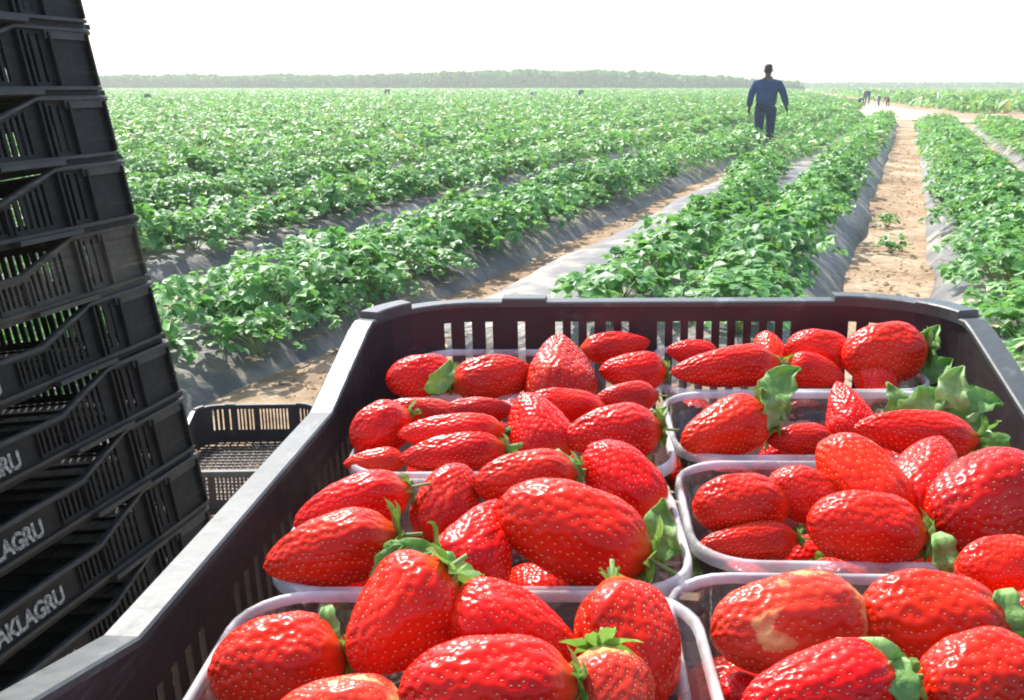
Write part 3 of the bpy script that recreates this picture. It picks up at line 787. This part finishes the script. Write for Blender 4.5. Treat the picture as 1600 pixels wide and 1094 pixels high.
CALYX = [sepal_mesh(i, 10 + i % 3, .40 + .03 * (i % 4), .2 + .2 * (i % 4)) for i in range(7)]
def stem_mesh():
    mb = MB(); mb.tube([(0, 0, -.50), (.01, .0, -.6), (.05, .02, -.74)], [.03, .024, .026], 7); return mb.mesh('stem', M['stem'], True)
STEM = stem_mesh()
def add_berry(c, axis, xdir, ln, wd, th, shape, mat, var, label, group, cal=1.0, stem=True):
    o = link('strawberry', berry_of(shape, mat, var))
    z = axis.normalized(); x = (xdir - z * xdir.dot(z)).normalized(); y = z.cross(x)
    o.rotation_mode = 'QUATERNION'; o.rotation_quaternion = Matrix((x, y, z)).transposed().to_quaternion()
    o.location = c; o.scale = (wd, th, ln)
    if cal > 0:
        cx = link('calyx', random.choice(CALYX), o); g = cal * .8
        cx.scale = (g, g, 1); cx.rotation_euler = (0, 0, random.uniform(0, 6.28))
        if stem: link('stem', STEM, o)
    tag(o, label, 'strawberry', group)
    return o
# px, py, length, width, tip direction in the picture (deg), shape, material, calyx size, rise above the rim (m), label
B = {
 'L1': [
  (655, 590, 104, 70, 186, 'blunt', 'berry', .9, .010, 'rounded red strawberry at the left end of {}'),
  (772, 590, 118, 74, 10, 'blunt', 'berry', .8, .010, 'plump strawberry second from the left at the front of {}'),
  (875, 582, 125, 118, 88, 'tri', 'berry_deep', .5, .012, 'dark red wedge-shaped strawberry standing in the middle of {}'),
  (965, 541, 104, 50, 8, 'cone', 'berry', .5, .008, 'narrow strawberry lying against the slotted wall in {}'),
  (985, 580, 100, 62, 178, 'cone', 'berry', 1.0, .010, 'small glossy strawberry at the right end of {}')],
 'L2': [
  (592, 672, 92, 82, 215, 'blunt', 'berry', .5, .010, 'round bright strawberry at the left end of {}'),
  (700, 676, 160, 60, 182, 'long', 'berry', .4, .012, 'long slim strawberry lying across the middle of {}'),
  (702, 710, 158, 66, 186, 'long', 'berry', .9, .004, 'long strawberry along the front rim of {}'),
  (582, 722, 92, 44, 184, 'cone', 'berry', .4, .000, 'small low strawberry in the front left corner of {}'),
  (655, 645, 120, 50, 170, 'cone', 'berry_deep', .4, .008, 'darker strawberry at the back left of {}'),
  (750, 643, 110, 48, 5, 'cone', 'berry_deep', .4, .008, 'darker strawberry at the back middle of {}'),
  (840, 668, 118, 98, 110, 'cone', 'berry', .8, .012, 'upright strawberry right of the middle of {}'),
  (952, 678, 148, 92, 186, 'cone', 'berry', 1.3, .012, 'large smooth strawberry at the right end of {}'),
  (882, 632, 114, 50, 172, 'blunt', 'berry', .4, .012, 'strawberry at the back just right of the middle of {}'),
  (975, 622, 96, 50, 185, 'cone', 'berry_deep', .6, .010, 'small dark strawberry at the back right of {}')],
 'L3': [
  (545, 792, 176, 92, 200, 'cone', 'berry', .8, .012, 'strawberry leaning at the back left of {}'),
  (512, 862, 200, 118, 194, 'cone', 'berry', 1.35, .010, 'big seedy strawberry at the front left of {}'),
  (700, 785, 124, 96, 68, 'blunt', 'berry_deep', .9, .006, 'half-hidden strawberry behind the green calyx in {}'),
  (750, 850, 150, 134, 70, 'tri', 'berry', 1.25, .008, 'bright pointed strawberry standing in the front middle of {}'),
  (818, 748, 156, 84, 190, 'blunt', 'berry', .9, .016, 'strawberry lying at the back middle of {}'),
  (970, 750, 140, 104, 128, 'blunt', 'berry', .5, .012, 'strawberry with a pinkish lower end at the back right of {}'),
  (888, 828, 236, 146, 158, 'blunt', 'berry', 1.3, .014, 'very large red strawberry at the front right of {}')],
 'L4': [
  (428, 1040, 200, 150, 190, 'blunt', 'berry', .9, .004, 'large strawberry at the left end of {}'),
  (622, 968, 195, 160, 228, 'cone', 'berry', 1.25, .018, 'large strawberry pointing down at the back left of {}'),
  (805, 985, 210, 136, -22, 'cone', 'berry', 1.15, .014, 'large strawberry leaning right at the back middle of {}'),
  (985, 1010, 185, 160, -80, 'blunt', 'berry', .35, .010, 'large strawberry at the back right of {}'),
  (755, 1078, 265, 160, 182, 'blunt', 'berry', .9, .022, 'very large strawberry across the front of {}'),
  (525, 1120, 200, 130, 175, 'cone', 'berry_pale', .8, .012, 'strawberry with paler shoulder at the front left of {}'),
  (955, 1110, 170, 150, -85, 'cone', 'berry_pale', 1.1, .012, 'orange half-ripe strawberry with curling calyx in {}')],
 'R1': [
  (1080, 552, 78, 46, 170, 'cone', 'berry', 1.1, .004, 'small strawberry at the back left of {}'),
  (1128, 575, 162, 68, 186, 'long', 'berry', .6, .012, 'long strawberry lying at the front left of {}'),
  (1202, 556, 74, 52, 90, 'blunt', 'berry', .4, .008, 'small strawberry behind the long one in {}'),
  (1276, 548, 96, 66, 170, 'blunt', 'berry', .4, .014, 'strawberry at the back middle of {}'),
  (1276, 582, 86, 56, -20, 'cone', 'berry', .4, .006, 'small strawberry at the front middle of {}'),
  (1378, 552, 128, 92, 190, 'blunt', 'berry', 1.0, .016, 'big rounded strawberry at the right end of {}'),
  (1362, 584, 82, 62, 95, 'cone', 'berry', .4, .004, 'small strawberry at the front right of {}')],
 'R2': [
  (1128, 672, 142, 92, 200, 'cone', 'berry', 1.6, .010, 'glossy strawberry with large leafy calyx at the left end of {}'),
  (1248, 688, 100, 54, 180, 'cone', 'berry', .5, .002, 'low strawberry at the front middle of {}'),
  (1325, 645, 100, 80, 95, 'tri', 'berry', .8, .012, 'pointed strawberry at the back middle of {}'),
  (1425, 677, 178, 78, 172, 'cone', 'berry', 1.6, .012, 'long pale-shouldered strawberry at the front right of {}')],
 'R3': [
  (1152, 790, 142, 98, 182, 'blunt', 'berry', .5, .010, 'smooth rounded strawberry at the left end of {}'),
  (1165, 846, 146, 62, 184, 'long', 'berry', .8, .000, 'low strawberry along the front left rim of {}'),
  (1252, 772, 110, 86, 160, 'blunt', 'berry', .4, .012, 'strawberry wedged left of the middle of {}'),
  (1345, 750, 156, 112, 118, 'blunt', 'berry', .5, .018, 'strawberry with an orange tip at the back middle of {}'),
  (1348, 826, 172, 116, 172, 'blunt', 'berry', 1.3, .010, 'domed seedy strawberry at the front middle of {}'),
  (1448, 750, 160, 110, 60, 'cone', 'berry', .5, .014, 'strawberry between the orange-tipped and the big dark one in {}'),
  (1540, 785, 200, 150, 205, 'blunt', 'berry_deep', .8, .018, 'big dark seedy strawberry at the right end of {}'),
  (1505, 838, 96, 60, 182, 'cone', 'berry', .9, .002, 'small strawberry below the big dark one in {}'),
  (1562, 888, 140, 100, 184, 'blunt', 'berry', .9, .016, 'strawberry perched on the front rim of {}')],
 'R4': [
  (1228, 975, 240, 152, 188, 'blunt', 'berry_pale', .0, .012, 'big strawberry with pale yellow patches at the back left of {}'),
  (1452, 975, 220, 164, 168, 'blunt', 'berry', 1.4, .012, 'large densely seeded strawberry at the back middle of {}'),
  (1275, 1082, 250, 140, 190, 'cone', 'berry', .9, .020, 'large strawberry at the front left of {}'),
  (1530, 1072, 200, 160, 195, 'blunt', 'berry', .9, .018, 'large strawberry at the front right of {}'),
  (1157, 1082, 60, 90, 80, 'cone', 'berry_deep', .9, -.010, 'tiny dark strawberry tucked in the left corner of {}'),
  (1660, 985, 190, 150, 20, 'cone', 'berry', 1.4, .010, 'strawberry with green sepals at the right end of {}')]}
random.seed(11)
UP = CM.to_3x3() @ Vector((0, 0, 1))
for k, lst in B.items():
    for i, (px, py, ln, wd, ang, shape, mat, cal, rise, lab) in enumerate(lst):
        c = in_crate(px, py, PUNZ + rise); z = depth(c)
        view = (c - EYE).normalized(); right = Vector((1, 0, 0)); fh = Vector((0, 1, 0))
        up = (UP * .62 + fh * .78).normalized(); camup = right.cross(view).normalized()
        fs = max(.35, up.dot(camup)); a = R(ang)
        ax2 = right * math.cos(a) + up * (math.sin(a) / fs) * 1.0
        stretch = 1.0
        ax = (right * math.cos(a) + up * math.sin(a)).normalized()
        proj = math.hypot(ax.dot(right), ax.dot(camup))
        lw = ln * z / F / max(.6, proj); ww = wd * z / F
        add_berry(c, ax, ax.cross(view), lw, ww, ww * .88, shape, mat, (i + len(k + lab)) % 2, lab.format('the ' + PUN[k][2]), 'strawberries in the punnets', cal)
# lower layer, seen through the plastic and between the berries
for k, p in punnets.items():
    for i in range(8):
        gx_ = (-.062 + .041 * (i % 4)) + random.uniform(-.006, .006); gy_ = (-.024 if i < 4 else .024) + random.uniform(-.004, .004)
        c = CM @ Vector((p.x + gx_, p.y + gy_, PUNZ - .046 + random.uniform(-.004, .008)))
        a = random.uniform(0, 6.28); ax = Vector((math.cos(a), math.sin(a), random.uniform(-.4, .4)))
        s = random.uniform(.034, .044)
        add_berry(c, ax, Vector((0, 0, 1)), s * 1.1, s * .95, s * .85, random.choice(['cone', 'blunt']), random.choice(['berry', 'berry_deep']), 0, 'red strawberry buried in the lower layer of the ' + PUN[k][2], 'strawberries in the lower layer of the ' + PUN[k][2], .8, False)

# loose leaves lying among the fruit
def loose_leaf(px, py, rise, ln, wd, dirdeg, lift, curl, label, n=3):
    c = in_crate(px, py, PUNZ + rise); z = depth(c); a = R(dirdeg)
    view = (c - EYE).normalized(); cu = Vector((1, 0, 0)).cross(view).normalized()
    d = (Vector((1, 0, 0)) * math.cos(a) + cu * math.sin(a)).normalized(); nrm = (-view * .75 + UP * .6 * lift); nrm = (nrm - d * nrm.dot(d)).normalized(); s = d.cross(nrm)
    l, w = ln * z / F, wd * z / F; mb = MB(); rows = 9; vs = []
    for i in range(rows):
        t = i / (rows - 1); ww = math.sin(math.pi * min(1, .12 + t * .88)) ** .9 * (1.1 - .35 * t) * (1 + .16 * math.sin(i * 2.3 + px))
        m = d * (l * (t - .5)) - nrm * (curl * l * (t - .5) ** 2 * 2) + s * (w * .22 * math.sin(t * 3 + px)) + nrm * (w * .07 * math.sin(i * 1.9 + py))
        for u in (-1, -.5, 0, .5, 1): vs.append(m + s * (w / 2 * ww * u) + nrm * (abs(u) ** 1.5 * w * (.26 + .12 * math.sin(i * 1.7 + px))))
    mb.add(vs, [(5 * i + j, 5 * i + j + 1, 5 * i + j + 6, 5 * i + j + 5) for i in range(rows - 1) for j in range(4)])
    o = link('strawberry_leaf', mb.mesh('strawberry_leaf', M['calyx_tex'], True), None, c)
    md = o.modifiers.new('s', 'SOLIDIFY'); md.thickness = .0006
    tag(o, label, 'leaf', 'loose green leaves lying on the strawberries')
LV = [(1228, 612, .030, 95, 62, 55, 1, .5, 'bright green leaf standing up at the back left of the second-row right punnet'),
 (1200, 640, .022, 70, 40, 110, 1, .4, 'narrow green leaf below the bright one in the second-row right punnet'),
 (1025, 828, .006, 95, 70, 60, 1, .3, 'dull green leaf in the right corner of the left third-row punnet'),
 (1022, 668, .012, 80, 34, 70, 1, .5, 'small pale leaf at the gap between the two second-row punnets'),
 (708, 897, .020, 95, 34, -40, 1, .6, 'whitish green leaf leaning on the rim between the two nearest left punnets'),
 (640, 858, .016, 95, 44, 20, 1, .4, 'bright green leaf between the two front berries of the left third-row punnet'),
 (605, 880, .012, 70, 36, 40, 1, .4, 'shorter green leaf beside the big seedy berry of the left third-row punnet'),
 (1378, 1030, .030, 130, 52, -35, 1, .8, 'large pale green curved leaf draped over the nearest right punnet'),
 (1420, 1070, .026, 80, 50, -75, 1, .6, 'pale leaf hanging below the large curved one in the nearest right punnet'),
 (1445, 622, .020, 90, 52, 35, 1, .6, 'silvery leaf at the back right of the right second-row punnet'),
 (1498, 612, .026, 90, 50, 70, 1, .6, 'silvery green leaf upright by the right rim of the crate'),
 (1530, 640, .016, 90, 60, 20, 1, .6, 'bright green leaf touching the right rim of the crate'),
 (1512, 665, .008, 80, 44, -50, 1, .6, 'drooping green leaf at the right end of the right second-row punnet'),
 (1455, 540, .020, 70, 46, 75, 1, .5, 'light green leaf in the back right corner of the crate'),
 (1465, 575, .004, 60, 40, 20, 1, .5, 'dark green leaf low in the back right corner of the crate'),
 (690, 590, .016, 60, 40, 80, 1, .4, 'grey green leaf between the two left berries of the back left punnet'),
 (1395, 632, .014, 70, 40, 100, 1, .6, 'pale sepal-like leaf behind the long berry of the right second-row punnet'),
 (888, 735, .020, 75, 28, -65, 1, .5, 'slim green leaf between two back berries of the left third-row punnet'),
 (1590, 968, .020, 95, 50, -80, 1, .5, 'green leaf at the right end of the nearest right punnet'),
 (522, 985, .014, 80, 30, -75, 1, .3, 'dull green leaf at the back left of the nearest left punnet'),
 (1475, 872, .010, 75, 40, -70, 1, .4, 'green leaf over the front rim of the right third-row punnet')]
for a in LV: loose_leaf(*a)

# ------------------------------------------------------------------ people
def skin_obj(name, verts, edges, radii, mat, parent=None, sub=2, root=0):
    me = bpy.data.meshes.new(name); me.from_pydata([tuple(v) for v in verts], edges, []); me.materials.append(mat)
    o = link(name, me, parent)
    o.modifiers.new('skin', 'SKIN').use_smooth_shade = True
    lay = me.skin_vertices[0].data
    for i, r_ in enumerate(radii):
        lay[i].radius = r_ if isinstance(r_, tuple) else (r_, r_); lay[i].use_root = (i == root)
    o.modifiers.new('sub', 'SUBSURF').levels = sub; o.modifiers['sub'].render_levels = sub
    return o
def cloth(name, c, c2): return mat_noise(name, [(0.3, c), (0.7, c2)], 6, rough=.9, bstr=.6, bdist=.02, bscale=9)
M['skin'] = mat_noise('skin', [(0.3, (.10, .05, .03)), (0.7, (.16, .085, .055))], 8, rough=.6)
M['blue'] = cloth('blue_work_jacket', (.022, .048, .12), (.04, .08, .18))
M['navy'] = cloth('navy_trousers', (.018, .034, .085), (.03, .055, .125))
M['hair'] = mat_noise('hair', [(0.3, (.008, .007, .006)), (0.7, (.02, .017, .015))], 40, rough=.6)
M['boot'] = mat_noise('boot', [(0.3, (.03, .03, .03)), (0.7, (.06, .055, .05))], 20, rough=.5)
def walker(loc, rz, h=1.66):
    k = h / 1.75; root = empty('person', loc, rz); root.scale = (k * 1.08, k, k)   # facing +y (away), x right
    V = [(0, 0, .95), (0, 0, 1.15), (0, .0, 1.36), (0, -.01, 1.47), (0, 0, 1.53), (0, .015, 1.62), (0, .01, 1.72)]
    Rr = [(.15, .11), (.14, .10), (.15, .10), (.055, .055), (.055, .06), (.078, .095), (.05, .06)]
    E = [(i, i + 1) for i in range(6)]
    def chain(start, pts, rs):
        p = start
        for q, r_ in zip(pts, rs): V.append(q); Rr.append(r_); E.append((p, len(V) - 1)); p = len(V) - 1
        return p
    # arms: left hangs, right held out a little with elbow bent
    for sx, el, wr in ((-1, (-.27, -.04, 1.13), (-.30, .02, .88)), (1, (.30, -.05, 1.14), (.37, .03, .90))):
        p = chain(2, [(sx * .19, 0, 1.40), el, wr], [.058, .042, .030])
        W = Vector(wr); d = (W - Vector(el)).normalized()
        hp = chain(p, [W + d * .07], [(.034, .018)])
        for f in range(4):
            o_ = Vector((0, .03 - .02 * f, 0)); ln = (.07, .08, .075, .06)[f]
            chain(hp, [W + d * .09 + o_, W + d * (.09 + ln * .5) + o_ + Vector((-sx * .008, 0, 0)), W + d * (.09 + ln) + o_ + Vector((-sx * .022, 0, 0))], [.009, .0085, .007])
        chain(p, [W + d * .03 + Vector((0, .04, 0)), W + d * .07 + Vector((-sx * .01, .055, 0))], [.011, .009])
    for sx, kn, an, to in ((-1, (-.10, .06, .50), (-.10, -.10, .10), (-.11, .04, .045)), (1, (.10, .12, .52), (.11, .10, .09), (.12, .27, .04))):
        chain(0, [(sx * .095, .0, .86), kn, an, to], [.095, .062, .042, .04])
    skin_obj('body', V, E, Rr, M['skin'], root)
    # head shape is covered by the hair
    # jacket: torso and both sleeves
    JV = [(0, 0, .86), (0, 0, 1.08), (0, 0, 1.28), (0, -.005, 1.42), (0, -.005, 1.50)]
    JR = [(.215, .15), (.20, .14), (.205, .145), (.11, .09), (.07, .07)]; JE = [(0, 1), (1, 2), (2, 3), (3, 4)]
    def jc(start, pts, rs):
        p = start
        for q, r_ in zip(pts, rs): JV.append(q); JR.append(r_); JE.append((p, len(JV) - 1)); p = len(JV) - 1
    jc(2, [(-.215, 0, 1.36), (-.28, -.04, 1.14), (-.305, .02, .90)], [.085, .072, .056])
    jc(2, [(.215, 0, 1.36), (.31, -.05, 1.15), (.375, .03, .92)], [.085, .072, .056])
    skin_obj('jacket', JV, JE, JR, M['blue'], root)
    TV = [(0, 0, 1.04), (-.105, 0, .84), (-.105, .06, .50), (-.10, -.10, .13), (.105, 0, .84), (.105, .12, .52), (.11, .10, .12)]
    skin_obj('trousers', TV, [(0, 1), (1, 2), (2, 3), (0, 4), (4, 5), (5, 6)], [(.175, .13), (.115, .115), .088, .072, (.115, .115), .088, .072], M['navy'], root)
    hv = [(0, -.02, 1.545), (0, -.01, 1.62), (0, -.005, 1.70), (0, -.005, 1.745)]
    skin_obj('hair', hv, [(0, 1), (1, 2), (2, 3)], [(.07, .08), (.080, .10), (.080, .10), (.06, .07)], M['hair'], root)
    for sx in (-1, 1):
        mb = MB(); pts = [(sx * .070, .0, 1.585), (sx * .082, -.006, 1.60), (sx * .082, -.006, 1.625), (sx * .070, .0, 1.64)]
        mb.tube(pts, [.006, .008, .008, .005], 6); link('ear', mb.mesh('ear', M['skin'], True), root)
    for a in (((-.10, -.11, .12), (-.10, -.10, .055), (-.11, .05, .04)), ((.11, .09, .11), (.11, .10, .05), (.12, .27, .04))):
        skin_obj('boot', a, [(0, 1), (1, 2)], [.065, .055, (.05, .04)], M['boot'], root)
    return root
ZP = 18.4; pw = at_y(1199, 133, ZP)
wk = walker((pw.x, ZP, 0.0), R(-18))
tag(wk, 'person in blue work jacket and dark trousers walking away between the rows', 'person')

def stooper(px, py, y, shirt, label, s=1.0, rz=0):
    p = at_y(px, py, y); z0 = 0.0
    root = empty('person', (p.x, y, z0), rz); s *= .7; root.scale = (s, s, s)
    V = [(0, 0, .85), (.12, 0, 1.0), (.32, 0, 1.08), (.42, 0, 1.06), (.52, 0, 1.03), (-.02, .12, .84), (.06, .13, .46), (-.04, .13, .07), (.1, .13, .03), (-.02, -.12, .84), (.10, -.13, .46), (.02, -.13, .07), (.16, -.13, .03),
         (.34, .18, 1.0), (.40, .2, .72), (.5, .16, .5), (.34, -.18, 1.0), (.42, -.2, .72), (.52, -.16, .5)]
    E = [(0, 1), (1, 2), (2, 3), (3, 4), (0, 5), (5, 6), (6, 7), (7, 8), (0, 9), (9, 10), (10, 11), (11, 12), (2, 13), (13, 14), (14, 15), (2, 16), (16, 17), (17, 18)]
    Rr = [.15, .14, .15, .06, .11, .11, .07, .05, .04, .11, .07, .05, .04, .07, .05, .04, .07, .05, .04]
    skin_obj('body', V, E, Rr, M['skin_dark'], root, 1)
    skin_obj('shirt', [(0, 0, .88), (.14, 0, 1.01), (.30, 0, 1.08), (.34, .2, 1.0), (.40, .21, .74), (.34, -.2, 1.0), (.42, -.21, .74)], [(0, 1), (1, 2), (2, 3), (3, 4), (2, 5), (5, 6)], [.19, .18, .18, .09, .07, .09, .07], shirt, root, 1)
    skin_obj('hat', [(.47, 0, 1.08), (.55, 0, 1.04)], [(0, 1)], [.14, .13], shirt, root, 1)
    tag(root, label, 'person'); return root
M['skin_dark'] = M['navy']
M['white_shirt'] = cloth('white_shirt', (.5, .5, .48), (.7, .7, .66)); M['dark_shirt'] = cloth('dark_shirt', (.015, .015, .02), (.03, .03, .035)); M['red_shirt'] = cloth('red_shirt', (.2, .04, .04), (.3, .07, .06))
stooper(1356, 150, 62, M['dark_shirt'], 'distant stooping worker in dark clothes beside the sandy track, tallest of the group', 1.15, R(80))
stooper(1342, 160, 52, M['dark_shirt'], 'distant crouching worker in dark clothes left of the others by the track', .75, R(20))
stooper(1374, 158, 58, M['white_shirt'], 'distant stooping worker in a white shirt by the track', .85, R(160))
stooper(1388, 158, 56, M['red_shirt'], 'distant stooping worker in a reddish shirt at the right of the group', .75, R(200))
stooper(234, 150, 60, M['dark_shirt'], 'distant stooping dark figure in the far left of the field', .95, R(180))
stooper(602, 145, 85, M['dark_shirt'], 'distant stooping dark figure near the middle of the wood', 1.15, R(10))
stooper(830, 152, 75, M['white_shirt'], 'distant stooping figure in white among the far rows', 1.0, R(10))
stooper(905, 150, 80, M['dark_shirt'], 'distant dark stooping figure right of the one in white', 1.1, R(30))

# ------------------------------------------------------------------ haze
HAZE = 0.0018
hz = MB(); hz.box(-420, 420, -40, 420, -1.5, 7.0)
m = bpy.data.materials.new('haze'); m.use_nodes = True; nt = m.node_tree; nt.nodes.clear()
out = nt.nodes.new('ShaderNodeOutputMaterial'); pv = nt.nodes.new('ShaderNodeVolumePrincipled')
pv.inputs['Color'].default_value = (.93, .97, .90, 1); pv.inputs['Density'].default_value = HAZE; pv.inputs['Anisotropy'].default_value = 0.3
nt.links.new(pv.outputs[0], out.inputs['Volume'])
if HAZE > 0: tag(link('haze', hz.mesh('haze', m)), 'thin pale haze over the far field', 'haze', kind='stuff')

# ------------------------------------------------------------------ light
SUN_EL, SUN_AZ = R(50), R(-28)     # azimuth from +y towards +x
w = bpy.data.worlds.new('World'); SC.world = w; w.use_nodes = True; nt = w.node_tree
bg = nt.nodes['Background']; sky = nt.nodes.new('ShaderNodeTexSky'); sky.sky_type = 'NISHITA'; sky.sun_disc = False
sky.sun_elevation = SUN_EL; sky.sun_rotation = SUN_AZ; sky.air_density = 1.0; sky.dust_density = 2.2; sky.ozone_density = 1.0
nt.links.new(sky.outputs[0], bg.inputs['Color']); bg.inputs['Strength'].default_value = 0.15
sl = bpy.data.lights.new('sun', 'SUN'); sl.energy = 3.4; sl.angle = R(1.0); sl.color = (1, .96, .9)
so = bpy.data.objects.new('sun', sl); COL.objects.link(so)
sd = Vector((math.sin(SUN_AZ) * math.cos(SUN_EL), math.cos(SUN_AZ) * math.cos(SUN_EL), math.sin(SUN_EL)))
so.rotation_euler = (-sd).to_track_quat('-Z', 'Y').to_euler()
SC.view_settings.view_transform = 'Standard'; SC.view_settings.look = 'None'; SC.view_settings.exposure = 1.25; SC.view_settings.gamma = 1
SC.cycles.max_bounces = 8; SC.cycles.transparent_max_bounces = 16; SC.cycles.volume_bounces = 0
SC.cycles.use_denoising = True
SC.cycles.pixel_filter_type = 'GAUSSIAN'; SC.cycles.filter_width = 2.2
